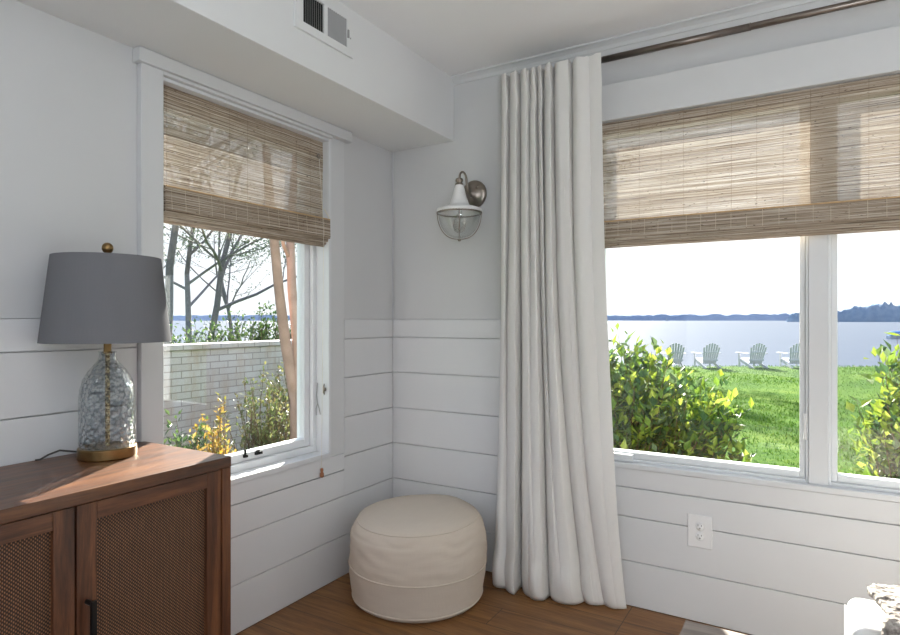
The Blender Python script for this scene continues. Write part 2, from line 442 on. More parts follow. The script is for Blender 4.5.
rel(mb, w1).build('window_frame', M['vinyl'], w1, bevel=.002)
mb = MB(); frame_x(mb, -.14, -.092, WLY0+.036, WLY1-.036, WZ0+.031, WZ1-.036, .034)
sash1 = rel(mb, w1).build('sash', M['vinyl'], w1, bevel=.003)
mb = MB(); mb.box((-.119, WLY0+.068, WZ0+.063), (-.115, WLY1-.068, WZ1-.068)); rel(mb, w1).build('pane', M['glass'], w1)
for yy, wd in ((-.905, .018), (-.845, .034)):
    mb = MB(); mb.box((-.092, yy, .648), (-.080, yy+wd, .660)); mb.box((-.088, yy+.002, .660), (-.082, yy+wd*.6, .668 if wd > .02 else .682))
    rel(mb, w1).build('sash_latch', M['black'], w1, bevel=.001)
# ---- front window, two units with a mullion post
w2 = empty('window_2', ((WX0+WX1)/2, .06, RZ0)); tag(w2, kind='structure')
mb = MB()
mb.box((WX0-C-.015, -.030, 2.062), (WX1+C+.015, .006, 2.214)); mb.box((WX0-C, -.016, RZ0-.02), (WX0, .006, 2.062)); mb.box((WX1, -.016, RZ0-.02), (WX1+C, .006, 2.062))
rel(mb, w2).build('window_casing', M['casing'], w2, bevel=.002)
mb = MB(); mb.box((WX0-C, -.0005, .503), (WX1+C, .011, RZ0-.021)); rel(mb, w2).build('apron', M['board'], w2, bevel=.001, seg=1)
mb = MB(); mb.box((WX0, -.004, RZ0-.02), (WX1, .165, RZ0+.002)); rel(mb, w2).build('window_sill', M['trim'], w2, bevel=.002)
mb = MB()
mb.box((WX0, -.002, RZ0), (WX0+.012, .165, RZ1)); mb.box((WX1-.012, -.002, RZ0), (WX1, .165, RZ1)); mb.box((WX0, -.002, RZ1-.012), (WX1, .165, RZ1))
rel(mb, w2).build('window_jamb', M['trim'], w2, bevel=.0015)
MX0, MX1 = 1.890, 1.951
mb = MB(); mb.box((MX0, .022, RZ0+.002), (MX1, .15, RZ1-.012)); rel(mb, w2).build('mullion', M['trim'], w2, bevel=.002)
def frame_y(mb, y0, y1, x0, x1, z0, z1, w, wb=None, wt=None):
    wb = wb or w; wt = wt or w
    mb.box((x0, y0, z0), (x0+w, y1, z1)); mb.box((x1-w, y0, z0), (x1, y1, z1))
    mb.box((x0+w, y0, z0), (x1-w, y1, z0+wb)); mb.box((x0+w, y0, z1-wt), (x1-w, y1, z1))
for x0, x1 in ((WX0+.012, MX0), (MX1, WX1-.012)):
    mb = MB(); frame_y(mb, .034, .14, x0, x1, RZ0+.002, RZ1-.012, .010, .012)
    rel(mb, w2).build('window_frame', M['vinyl'], w2, bevel=.002)
    mb = MB(); frame_y(mb, .050, .10, x0+.010, x1-.010, RZ0+.014, RZ1-.024, .020, .026)
    rel(mb, w2).build('sash', M['vinyl'], w2, bevel=.003)
    mb = MB(); mb.box((x0+.028, .072, RZ0+.038), (x1-.028, .076, RZ1-.042)); rel(mb, w2).build('pane', M['glass'], w2)
mb = MB(); mb.box((1.10, .018, RZ0+.004), (1.245, .048, RZ0+.034)); mb.box((1.20, .014, RZ0+.016), (1.225, .02, RZ0+.022))
rel(mb, w2).build('window_operator', M['vinyl'], w2, bevel=.003)
mb = MB(); mb.box((1.872, .03, .83), (1.886, .040, .86)); mb.tube([(1.879,.03,.855),(1.879,.022,.80),(1.879,.026,.765)], [.004,.004,.006], 8)
rel(mb, w2).build('sash_lock', M['white_metal'], w2, bevel=.001)

# ------------------------------------------------------------------ woven shades
def woven_shade(name, label, along, a0, a1, plane, sign, z0, zs, z1, out=.05):
    """along: 'x' or 'y'; plane coordinate of the cloth; sign = direction into the room; zs = where the folded stack starts"""
    cx = (a0+a1)/2
    root = empty(name, (cx, plane, z0) if along == 'x' else (plane, cx, z0))
    tag(root, label, 'window shade')
    def P(a, d, z):       # a along, d into the room
        return (a-cx, sign*d, z-z0) if along == 'x' else (sign*d, a-cx, z-z0)
    def sheet(prof, e0, e1, nu=60):
        m = MB(); n = len(prof)-1
        m.grid(lambda u, v: P(e0+(e1-e0)*u, prof[round(v*n)][0] + .0012*math.sin(u*37+v*9), prof[round(v*n)][1]), nu, n)
        return m
    pm = sheet([(.004, z1-i*(z1-zs+.01)/30) for i in range(31)], a0, a1)
    x = a0+.03
    while x < a1-.02:
        pm.tube([P(x, .0060, z1-.002), P(x, .0060, zs)], .0004, 4, mi=1); x += .088
    pm.build('woven_panel', [M['bamboo'], M['thread_dark']], root, fix=False)
    # folded stack: nested loops
    for k, (dz, d0, d1, top) in enumerate(((.0, .004, .016, zs-.006), (.011, .013, .026, zs-.005), (.022, .023, .037, zs-.004), (.036, .033, out, zs))):
        lo_ = z0+dz
        prof = [(d0, top-.003)]
        for i in range(13):
            a = PI*i/12
            prof.append(((d0+d1)/2 - (d1-d0)/2*math.cos(a), lo_+.012 - .012*math.sin(a)))
        for i in range(1, 7): prof.append((d1 - .004*i/6, lo_+.012 + (top-lo_-.012)*i/6))
        if k == 3: prof += [(d1-.012, top+.006), (d0-.01, top+.004), (.006, top+.010)]
        sm = sheet(prof, a0-(.003 if k else 0), a1+(.003 if k else 0)); x = a0+.02
        while k == 3 and x < a1-.01:
            sm.tube([P(x, out-.004, zs+.002), P(x, out+.001, (z0+zs)/2), P(x, out+.001, z0+.045)], .0007, 4, mi=1); x += .054
        sm.build('folded_stack', [M['bamboo'], M['thread']], root, fix=False)
    m = MB()      # head rail behind the cloth and top binding
    p, q = P(a0+.005, -.012, z1-.040), P(a1-.005, .0, z1-.001)
    m.box(tuple(min(i, j) for i, j in zip(p, q)), tuple(max(i, j) for i, j in zip(p, q)))
    m.build('head_rail', M['edge_band'], root, bevel=.001)
    m = MB()
    m.tube([P(a0, out-.002, zs+.003), P(cx, out-.002, zs+.003), P(a1, out-.002, zs+.003)], .003, 6)
    m.build('fold_edge', M['edge_band'], root)
    return root, P
shade1, P1 = woven_shade('woven_shade', 'narrow brown bamboo shade raised halfway on the window beside the table lamp', 'y', WLY0+.014, WLY1-.014, -.035, 1, 1.545, 1.665, 2.027)
shade2, P2 = woven_shade('woven_shade', 'wide brown bamboo shade above the lake view, right of the curtain', 'x', WX0+.004, WX1-.014, -.002, -1, 1.518, 1.625, 2.058, .045)
# pull cord and tassel of the narrow shade, cord ring
m = MB()
pr = shade1.location
L = lambda x, y, z: (x-pr.x, y-pr.y, z-pr.z)
m.lathe([(.006,-.003),(.012,-.003),(.012,.003),(.006,.003),(.006,-.003)], 16, L(-.022, -.535, 1.955), 'x'); m.build('cord_ring', M['nickel'], shade1, smooth=True)
m = MB(); m.tube([L(-.022,-.535,1.95), L(.012,-.548,1.70), L(.028,-.560,1.60), L(.030,-.562,1.54), L(.020,-.557,1.1), L(.010,-.553,.55)], .0009, 6)
m.tube([L(-.02,-.503,1.72), L(.005,-.50,1.68), L(.01,-.50,1.64)], .0025, 6)
m.build('pull_cord', M['cord'], shade1)
m = MB(); m.lathe([(.001,.030),(.006,.028),(.007,.018),(.005,.012),(.009,.006),(.010,-.008),(.006,-.012),(.001,-.012)], 16, L(.012, -.553, .515)); m.build('tassel', M['tassel'], shade1, smooth=True)
# cord cleat on the reveal
cl = empty('cord_cleat', (-.045, WLY1-.013, .89)); tag(cl, 'small metal cord cleat on the right reveal of the narrow window', 'cord cleat')
m = MB(); m.tube([(.03,-.008,.028),(.03,-.012,.015),(.03,-.012,-.012),(.03,-.008,-.022)], [.002,.004,.004,.002], 8); m.box((.026,-.010,-.006), (.034,.0005,.010)); m.build('cleat_body', M['nickel'], cl, smooth=True)
co = MB(); co.tube([(-.015,-.004,.02),(-.018,-.007,-.04),(-.012,-.007,-.075),(-.002,-.007,-.10),(.004,-.007,-.125)], .0022, 6); co.tube([(-.012,-.007,-.075),(-.022,-.007,-.10),(-.020,-.007,-.13)], .0022, 6)
cc = co.build('window_restrictor', M['grey_slat'], None, loc=(-.045, WLY1-.013, .90)); tag(cc, 'looped grey cord hanging on the right reveal of the narrow window', 'cord')

# ------------------------------------------------------------------ curtain and rod
rod = empty('curtain_rod', (1.7, -.088, 2.299)); tag(rod, 'long dark metal curtain rod just under the ceiling', 'curtain rod')
m = MB(); m.tube([(-.985,0,0),(1.35,0,0)], .0125, 20); m.build('rod', M['steel'], rod, smooth=True)
m = MB(); m.tube([(-.55,0,0),(.0,0,0)], .0135, 20); m.tube([(.002,0,0),(.006,0,0)], .0145, 20); m.build('rod_sleeve', M['steel'], rod, smooth=True)
for x in (-.965, 1.30):
    m = MB(); m.lathe([(.022,0),(.022,.006),(.006,.007)], 20, (x, .076, 0), 'y'); 
    m.v = [(a, (.084-(b-.076)) if True else b, c) for a, b, c in m.v]
    m.tube([(x,.08,0),(x,.0,0)], .005, 10); m.build('bracket', M['steel'], rod, smooth=True)
for x in (-.985, 1.35):
    m = MB(); s = -1 if x < 0 else 1
    m.lathe([(.001,0),(.014,0),(.018,.006),(.018,.016),(.014,.022),(.001,.022)], 20, (x-(0 if s > 0 else .022), 0, 0), 'x'); m.build('finial', M['steel'], rod, smooth=True)
def on_y(px, y):
    d = FW + RT*((px-450)/603); return CAM.x + d.x*(y-CAM.y)/d.y
KP = [(502,-.075,494,-.085),(506,-.122,499,-.14),(510,-.062,507,-.13),(516,-.122,515,-.165),(521,-.060,523,-.065),(526,-.122,530,-.15),
      (531,-.070,536,-.165),(534.5,-.120,543,-.155),(538,-.068,551,-.085),(541,-.120,558,-.13),(545,-.040,565,-.138),(550,-.124,573,-.13),
      (555,-.045,584,-.070),(559,-.112,590,-.085),(568,-.108,599,-.075),(573,-.048,605,-.058),(578,-.112,611,-.068),(589,-.092,618,-.058),(601,-.104,627,-.045)]
def cat(p0, p1, p2, p3, t):
    return .5*((2*p1)+(-p0+p2)*t+(2*p0-5*p1+4*p2-p3)*t*t+(-p0+3*p1-3*p2+p3)*t**3)
def curtain_pt(u, v):
    # v 0 top .. 1 bottom
    s = u*(len(KP)-1); i = min(int(s), len(KP)-2); t = s-i
    g = lambda k, j: KP[max(0, min(len(KP)-1, k))][j]
    Y0 = [-.135 + (g(k,1)+.09)*1.0 for k in (i-1,i,i+1,i+2)]
    def fold(a_, b_):      # broad rounded crests, narrow creases
        f = math.sin(t*PI/2)**.75 if b_ < a_ else 1-math.cos(t*PI/2)**.75
        return a_+(b_-a_)*f
    tx0, tx1 = on_y(g(i,0), Y0[1]), on_y(g(i+1,0), Y0[2]); tx = tx0+(tx1-tx0)*t; ty = fold(Y0[1], Y0[2])
    bx0, bx1 = on_y(g(i,2), g(i,3)), on_y(g(i+1,2), g(i+1,3)); bx = bx0+(bx1-bx0)*t; by = fold(g(i,3), g(i+1,3))
    w = v**2.6 if tx < 1.0 else v**3.4
    x = tx + (bx-tx)*w
    y = ty + (by-ty)*(v**.9)
    # pinched just under the header tape
    pin = math.exp(-((v-.055)/.02)**2)
    y += (-.125-y)*.35*pin
    y += .012*noise.noise(Vector((u*9, v*3.1, 1.7))) * min(1, v*3)
    x += .010*noise.noise(Vector((u*6, v*2.3, 7.7))) * min(1, v*2)
    if v > .93:      # cloth breaking on the floor
        k = (v-.93)/.07
        y -= .02*math.sin(k*PI)*(.6+.4*math.sin(u*23)) * (0.3 if u > .75 else 1)
    z = 2.303 + (.006*noise.noise(Vector((u*30, 0, 3)))) * (1-v) - 2.298*v
    y = min(y, -.022 if v > .08 else -.1035)
    return (x-.9, y+.09, max(.004, z))
cur = empty('linen_curtain', (.9, -.09, 0)); tag(cur, 'long white linen curtain with pleats falling to the floor at the window edge', 'curtain')
m = MB(); m.grid(curtain_pt, 540, 120)
o = m.build('curtain_cloth', M['linen'], cur, smooth=True, fix=False)
sd = o.modifiers.new('thick', 'SOLIDIFY'); sd.thickness = .0012
m = MB()
m.grid(lambda u, v: tuple(a+b for a, b in zip(curtain_pt(u, v*.068), (0, -.0025, 0))), 400, 8)
m.build('header_tape', M['linen'], cur, smooth=True, fix=False)

# ------------------------------------------------------------------ wall sconce
sx, sy, sz = .492, -.15, 1.722
sco = empty('wall_sconce', (sx, 0, sz)); tag(sco, 'wall sconce with white enamel cone, caged clear glass bowl and round nickel backplate', 'wall lamp')
m = MB(); m.lathe([(.001,.0055),(.068,.0055),(.068,-.004),(.064,-.010),(.050,-.014),(.020,-.020),(.016,-.034),(.001,-.036)], 40, (-.004, 0, .10), 'y'); m.build('backplate', M['nickel'], sco, smooth=True)
for dx, dz in ((.025,.032),(-.025,-.040)):
    m = MB(); m.lathe([(.001,-.020),(.007,-.018),(.008,-.010),(.008,-.006)], 16, (-.004+dx, 0, .10+dz), 'y'); m.build('screw_knob', M['nickel'], sco, smooth=True)
m = MB(); pts = [(-.004,-.03,.085),(.006,-.055,.082),(.004,-.075,.10),(.002,-.083,.14)]
for i in range(9):
    a = PI*i/8; pts.append((.001, -.1165+.0335*math.cos(a), .150+.034*math.sin(a)))
pts.append((0, -.15, .135)); m.tube(pts, .0052, 12); m.build('gooseneck_arm', M['nickel'], sco, smooth=True)
m = MB(); m.lathe([(.001,.146),(.016,.146),(.018,.140),(.018,.134),(.014,.130),(.014,.124),(.019,.122),(.019,.116),(.001,.116)], 28, (0,sy,0)); m.build('socket_cap', M['nickel'], sco, smooth=True)
m = MB(); m.lathe([(.018,.118),(.024,.100),(.034,.060),(.044,.030),(.052,.018),(.080,.012),(.104,.004),(.108,-.004),(.107,-.012),(.103,-.012),(.100,-.002),(.050,.010),(.030,.055),(.016,.112)], 56, (0,sy,0)); m.build('enamel_shade', M['white_metal'], sco, smooth=True)
m = MB(); m.lathe([(.097*math.cos(a)**.8, -.012-.118*math.sin(a)) for a in [PI/2*i/16 for i in range(17)]], 48, (0,sy,0)); m.build('glass_bowl', M['bowl'], sco, smooth=True)
m = MB()
for ang in (0, PI/2, PI/4, -PI/4)[:2]:
    pts = []
    for i in range(25):
        a = PI*i/24; r = .103*math.copysign(abs(math.cos(a))**.8, math.cos(a)); pts.append((r*math.cos(ang+.52), sy+r*math.sin(ang+.52), -.012-.124*math.sin(a)))
    m.tube(pts, .0022, 8)
m.lathe([(.103,-.018),(.107,-.018),(.107,-.010),(.103,-.010),(.103,-.018)], 48, (0,sy,0)); m.lathe([(.001,-.146),(.007,-.144),(.008,-.138),(.001,-.136)], 16, (0,sy,0))
m.build('wire_cage', M['nickel'], sco, smooth=True)
m = MB(); m.lathe([(.012,.0),(.013,-.02),(.014,-.03),(.026,-.055),(.030,-.075),(.024,-.096),(.012,-.104),(.001,-.106)], 24, (0,sy,0)); m.build('bulb', M['bowl'], sco, smooth=True)

# ------------------------------------------------------------------ outlet and vent
ou = empty('wall_outlet', (1.517, 0, .366)); tag(ou, 'white duplex wall outlet plate on the shiplap under the lake window', 'wall outlet')
m = MB(); m.box((-.046,-.0065,-.066), (.046,.0,.066)); m.build('cover_plate', M['plastic'], ou, bevel=.004, seg=3)
for dz in (.0195, -.0195):
    m = MB(); m.lathe([(.001,-.009),(.0155,-.009),(.0165,-.0075),(.0165,-.004)], 24, (0,0,dz), 'y'); r = m.build('receptacle', M['plastic'], ou, smooth=True)
    m = MB()
    m.box((-.0075,-.0094,dz+.001), (-.0055,-.0085,dz+.009)); m.box((.0055,-.0094,dz+.002), (.0075,-.0085,dz+.008)); m.lathe([(.001,-.0094),(.0027,-.0094),(.0027,-.0085)], 12, (0,0,dz-.0065), 'y')
    s_ = m.build('slots', M['dark'], r)
m = MB(); m.lathe([(.001,-.0085),(.003,-.008),(.0035,-.006)], 12, (0,0,0), 'y'); m.build('screw', M['plastic'], ou, smooth=True)
ve = empty('air_vent', (.371, -.925, 2.30)); tag(ve, 'white air vent grille high on the side of the ceiling beam', 'air vent')
m = MB()
y0, y1, z0, z1 = -.155, .150, -.08, .09
iy = ((-.118, -.012), (.006, .112)); iz = (-.050, .056)
m.box((0, y0, z0), (.010, y1, iz[0])); m.box((0, y0, iz[1]), (.010, y1, z1)); m.box((0, y0, iz[0]), (.010, iy[0][0], iz[1])); m.box((0, iy[0][1], iz[0]), (.010, iy[1][0], iz[1])); m.box((0, iy[1][1], iz[0]), (.010, y1, iz[1]))
m.build('vent_frame', M['beam'], ve, bevel=.001)
m = MB(); m.box((.0005, iy[0][0], iz[0]), (.002, iy[0][1], iz[1])); m.build('duct_opening', M['dark'], ve)
m = MB(); m.box((.0005, iy[1][0], iz[0]), (.004, iy[1][1], iz[1])); m.build('closed_damper', M['grey_slat'], ve)
for (a, b) in iy:
    for k in range(10):
        y = a + (b-a)*(k+.5)/10
        m = MB(); m.obox(Matrix.Translation((.006, y, 0)) @ Matrix.Rotation(math.radians(45 if a < 0 else -40), 4, 'Z'), (-.0005, -.004, iz[0]), (.0005, .004, iz[1])); m.build('vane', M['grey_slat'], ve)
for y, z in ((-.140, .02), (.132, -.01)):
    m = MB(); m.lathe([(.001,.012),(.003,.0115),(.0035,.0095)], 12, (0, y, z), 'x'); m.build('screw', M['grey_slat'], ve)
m = MB(); m.box((.010, .114, -.014), (.016, .120, .016)); m.build('damper_lever', M['grey_slat'], ve)

# ------------------------------------------------------------------ sideboard
CY1, CY0, CX, CT = -1.397, -2.262, .442, .812
cab = empty('sideboard', (.225, (CY0+CY1)/2, 0)); tag(cab, 'low walnut sideboard with woven cane doors, under the table lamp', 'sideboard')
def R_(m): return rel(m, cab)
m = MB(); m.box((.008, CY0, CT-.031), (CX, CY1, CT)); R_(m).build('top', M['wood_top'], cab, bevel=.0015)
for y0, y1 in ((CY1-.030, CY1), (CY0, CY0+.030)):
    m = MB(); m.box((.010, y0, .06), (CX-.001, y1, CT-.0315)); R_(m).build('side_panel', M['wood_z'], cab, bevel=.0015)
m = MB(); m.box((.010, CY0+.031, .06), (CX-.03, CY1-.031, .09)); R_(m).build('bottom_panel', M['wood_y'], cab)
m = MB(); m.box((.009, CY0+.031, .091), (.020, CY1-.031, CT-.032)); R_(m).build('back_panel', M['wood_y'], cab)
for x in (.03, CX-.055):
    for y in (CY0+.02, CY1-.065):
        m = MB(); m.box((x, y, 0), (x+.045, y+.045, .0595)); R_(m).build('leg', M['wood_z'], cab, bevel=.002)
mid = -1.8285
for y0, y1, inner in ((mid+.0025, CY1-.0315, 0), (CY0+.0315, mid-.0025, 1)):
    sw = .046
    d = MB()
    zt, zb = CT-.034, .095
    d.box((CX-.028, y0, zb), (CX-.006, y0+sw, zt)); d.box((CX-.028, y1-sw, zb), (CX-.006, y1, zt))
    dd = R_(d).build('door', M['wood_z'], cab, bevel=.001)
    for q0, q1 in ((zt-.042, zt), (zb, zb+.042)):
        d = MB(); d.box((CX-.028, y0+sw+.0005, q0), (CX-.0065, y1-sw-.0005, q1)); R_(d).build('rail', M['wood_y'], dd, bevel=.001)
    d = MB(); d.box((CX-.024, y0+sw, zb+.042), (CX-.018, y1-sw, zt-.042)); R_(d).build('cane_panel', M['cane'], dd)
    if inner: continue
    hy = y0+.034
    d = MB(); d.tube([(CX-.006, hy-.012, .548), (CX+.022, hy-.012, .548)], .006, 10); d.tube([(CX-.006, hy-.012, .41), (CX+.022, hy-.012, .41)], .006, 10)
    d.box((CX+.018, hy-.018, .40), (CX+.028, hy-.006, .556)); R_(d).build('handle', M['black'], dd, bevel=.001)

# ------------------------------------------------------------------ table lamp
lx, ly, lz = .132, -1.583, CT
lam = empty('table_lamp', (lx, ly, lz)); lam.scale = (.94, .94, 1); tag(lam, 'table lamp with hammered glass body, brass base and grey drum shade on sideboard', 'table lamp')
m = MB(); m.lathe([(.001,0),(.080,0),(.082,.002),(.082,.028),(.079,.031),(.001,.031)], 64); m.build('base', M['brass'], lam, smooth=False, bevel=.001)
outer = [(.076,.032),(.0785,.045),(.0785,.17),(.076,.195),(.068,.225),(.054,.250),(.040,.265),(.029,.278),(.024,.290),(.023,.302),(.026,.306)]
inner_ = [(.020,.305),(.019,.290),(.025,.275),(.050,.243),(.063,.221),(.071,.193),(.0735,.17),(.0735,.045),(.071,.037)]
m = MB(); m.lathe(outer+inner_+[outer[0]], 96); m.build('glass_body', M['hammered'], lam, smooth=True)
m = MB(); m.lathe([(.007,.031),(.007,.30),(.009,.305)], 20); m.build('inner_rod', M['mercury'], lam, smooth=True)
m = MB(); m.lathe([(.001,.345),(.011,.345),(.011,.306),(.014,.304),(.014,.300),(.001,.300)], 28); m.build('neck', M['brass'], lam, smooth=True, bevel=.0005)
m = MB(); m.lathe([(.004,.34),(.004,.590)], 12)
m.lathe([(.014,.345),(.016,.36),(.016,.40),(.010,.41)], 20); m.build('socket', M['brass'], lam, smooth=True)
m = MB(); m.lathe([(.008,.41),(.014,.42),(.028,.45),(.030,.47),(.022,.49),(.001,.50)], 24); m.build('bulb', M['plastic'], lam, smooth=True)
zb_, zt_ = .334, .581
m = MB(); m.lathe([(.181,zb_),(.151,zt_),(.1495,zt_),(.1795,zb_),(.181,zb_)], 96); m.build('lamp_shade', M['shade'], lam, smooth=False, bevel=0)
bpy.data.objects[-1] if False else None
m = MB()
for k in range(3):
    a = 2*PI*k/3+.4; m.tube([(0,0,zt_-.018),(.1495*math.cos(a),.1495*math.sin(a),zt_-.004)], .0018, 6)
m.build('shade_spider', M['brass'], lam)
m = MB(); m.lathe([(.001,.582),(.006,.583),(.004,.589),(.005,.594)]+[(.0165*math.sin(a), .608-.0165*math.cos(a)) for a in [PI*i/12 for i in range(2,13)]], 24); m.build('finial', M['brass'], lam, smooth=True)
m = MB(); m.tube([(-.078,-.02,.006),(-.095,-.05,.012),(-.10,-.09,.022),(-.105,-.12,.014),(-.11,-.14,.004),(-.118,-.15,.003)], .0028, 8); m.build('power_cord', M['plastic_cord'], lam, smooth=True)

# ------------------------------------------------------------------ pouf
px_, py_ = .404, -.362
pou = empty('pouf', (px_, py_, 0)); tag(pou, 'round cream canvas pouf with piped seams standing in the room corner', 'pouf')
prof = [(.001,.002),(.24,.002),(.272,.005),(.285,.020),(.290,.055),(.296,.10),(.3015,.165),(.302,.21),(.2985,.26),(.290,.305),(.276,.334),(.258,.354),(.235,.366),(.19,.378),(.12,.386),(.05,.389),(.001,.390)]
# densify
def dens(pr, k=3):
    out = []
    for i in range(len(pr)-1):
        g = lambda j: pr[max(0, min(len(pr)-1, j))]
        for t in range(k):
            out.append((max(.001, cat(g(i-1)[0],g(i)[0],g(i+1)[0],g(i+2)[0],t/k)), cat(g(i-1)[1],g(i)[1],g(i+1)[1],g(i+2)[1],t/k)))
    return out+[pr[-1]]
prof = dens(prof, 4)
m = MB(); m.lathe(prof, 128)
vv = []
for x, y, z in m.v:
    r = math.hypot(x, y); a = math.atan2(y, x)
    n = noise.noise(Vector((x*5, y*5, z*7)))
    wr = noise.noise(Vector((a*3, 0, z*45+3*noise.noise(Vector((a*2, z*3, 0))))))
    k = 1 + .018*n + (.014*wr if .1 < z < .34 else .004*wr)
    vv.append((x*k, y*k, max(.001, z*(1+.015*n) + (.010*math.cos(a-1.0) if z > .3 else 0)*min(1, r/.25))))
m.v = vv; body = m.build('pouf_body', M['oatmeal'], pou, smooth=True)
for zz in (.348, .158, .022):
    rr = min(prof, key=lambda p: abs(p[1]-zz) + (1 if p[0] < .2 else 0))[0]
    m = MB(); pts = []
    for i in range(97):
        a = 2*PI*i/96; x, y = rr*math.cos(a), rr*math.sin(a)
        n = noise.noise(Vector((x*5, y*5, zz*7))); k = 1+.018*n
        pts.append((x*k*1.004, y*k*1.004, zz*(1+.015*n) + (.010*math.cos(a-1.0) if zz > .3 else 0)))
    m.tube(pts, .0034, 8, cap=False); m.build('piping', M['oatmeal'], pou, smooth=True)

# ------------------------------------------------------------------ armchair, throw, coffee table
ac = empty('armchair', (2.40, -1.36, 0)); tag(ac, 'white slipcovered armchair at the lower right edge of the view', 'armchair')
def soft(m, a, b, name, parent, mat, bev=.03):
    m.box(a, b); o = m.build(name, mat, parent, bevel=bev, seg=4); return o
soft(MB(), (-.435,.225,.10), (.36,.40,.598), 'arm', ac, M['slip'], .025)
soft(MB(), (-.435,-.40,.10), (.36,-.225,.598), 'arm', ac, M['slip'], .025)
soft(MB(), (.20,-.40,.10), (.43,.40,.84), 'backrest', ac, M['slip'], .04)
soft(MB(), (-.41,-.223,.10), (.20,.223,.30), 'seat_base', ac, M['slip'], .015)
soft(MB(), (-.44,-.22,.30), (.20,.22,.455), 'seat_cushion', ac, M['slip'], .04)
for x in (-.40, .36):
    for y in (-.36, .36):
        m = MB(); m.lathe([(.014,0),(.022,.105)], 16, (x, y, 0), cap=True); m.build('leg', M['wood_z'], ac, smooth=True)
m = MB(); m.tube([(-.4375,.395,.12),(-.4375,.395,.57)], .0022, 6); m.tube([(-.4375,.232,.12),(-.4375,.232,.57)], .0022, 6); m.build('piping', M['slip'], ac)
# throw over the arm
def throw_pt(u, v):
    # u along x (depth of the chair), v across the arm, from inside the seat over the top to the outside
    path = [(-.20,.20),(.04,.46),(.20,.615),(.30,.632),(.40,.612),(.425,.45)]
    s = v*(len(path)-1); i = min(int(s), len(path)-2); t = s-i
    y = path[i][0]*(1-t)+path[i+1][0]*t; z = path[i][1]*(1-t)+path[i+1][1]*t
    y = [-.12,.05,.215,.31,.405,.425][i]*(1-t) + [-.12,.05,.215,.31,.405,.425][min(i+1,5)]*t
    z = [.475,.50,.612,.626,.612,.44][i]*(1-t) + [.475,.50,.612,.626,.612,.44][min(i+1,5)]*t
    x = -.388 + .44*u + .012*math.sin(v*17)
    x -= .0 
    n = noise.noise(Vector((x*18, y*18, z*18)))*.010 + noise.noise(Vector((x*60, y*60, z*60)))*.005
    return (x, y, z+n+.006)
th = MB(); th.grid(throw_pt, 90, 90)
tho = th.build('knit_throw', M['knit'], None, smooth=True, loc=(2.40, -1.36, 0), fix=False)
tag(tho, 'chunky grey knitted throw draped over the arm of the white armchair', 'throw blanket')
sd = tho.modifiers.new('thick', 'SOLIDIFY'); sd.thickness = .012; sd.offset = 1
ct = empty('coffee_table', (1.765, -1.20, 0)); tag(ct, 'pale grey wooden coffee table, its far corner at the bottom edge', 'table')
m = MB(); m.box((-.16,-.38,.375), (.16,.345,.40)); m.build('tabletop', M['greywood'], ct, bevel=.004)
for x in (-.13, .13):
    for y in (-.34, .31):
        m = MB(); m.box((x-.018, y-.018, 0), (x+.018, y+.018, .3745)); m.build('leg', M['greywood'], ct, bevel=.002)

reflector = MB(); reflector.box((-1.2,-1.45,.0005), (1.2,1.45,.012)); ro = reflector.build('floor_reflector', M['slip'], None, loc=(2.66, -2.48, 0), bevel=.003)  # unseen pale slab added to bounce sunlight up to the ceiling
tag(ro, 'added unseen light-bouncing pale rug under the coffee table and armchair', 'reflector')
# ------------------------------------------------------------------ outdoors: ground, lake, shores
GZ = -.6
def patch(name, d0, d1, l0, l1, z, mat, kind, nd=1, nl=1, thick=0):
    m = MB()
    m.grid(lambda u, v: tuple(far(d0+(d1-d0)*v, l0+(l1-l0)*u, z)), nl, nd)
    o = m.build(name, mat, fix=False); tag(o, kind=kind); return o
def lawn_pt(u, v):
    d = -14+38.6*v; l = -45+95*u
    return tuple(far(d, l, GZ - (.5*max(0, (d-23.6))**1 if d > 23.6 else 0) + .03*noise.noise(Vector((d*.3, l*.3, 0)))))
m = MB(); m.grid(lawn_pt, 190, 120); lw = m.build('ground_lawn', M['lawn'], smooth=True); tag(lw, kind='structure')
m = MB()
rg = random.Random(5)
for i in range(52000):
    d = 3.4 + 20.6*rg.random()**1.35; l = -2 + rg.random()*(d*.80+3.0)
    p = far(d, l, GZ)
    if p.y < .5: continue
    h = .025+.03*rg.random(); a = rg.random()*PI; w = (.006+.006*rg.random())*(1+d*.03)
    dx, dy = math.cos(a)*w, math.sin(a)*w; bx, by = (rg.random()-.5)*.05, (rg.random()-.5)*.05
    m.add([(p.x-dx, p.y-dy, GZ-.02), (p.x+dx, p.y+dy, GZ-.02), (p.x+bx, p.y+by, GZ+h)], [(0,1,2)])
tag(m.build('grass', M['blade'], fix=False), 'bright green grass blades of the lawn between house and lake', 'grass', kind='stuff')
w = patch('lake_water', 24.4, 4200, -4200, 4200, -1.55, M['water'], 'structure', 8, 8)
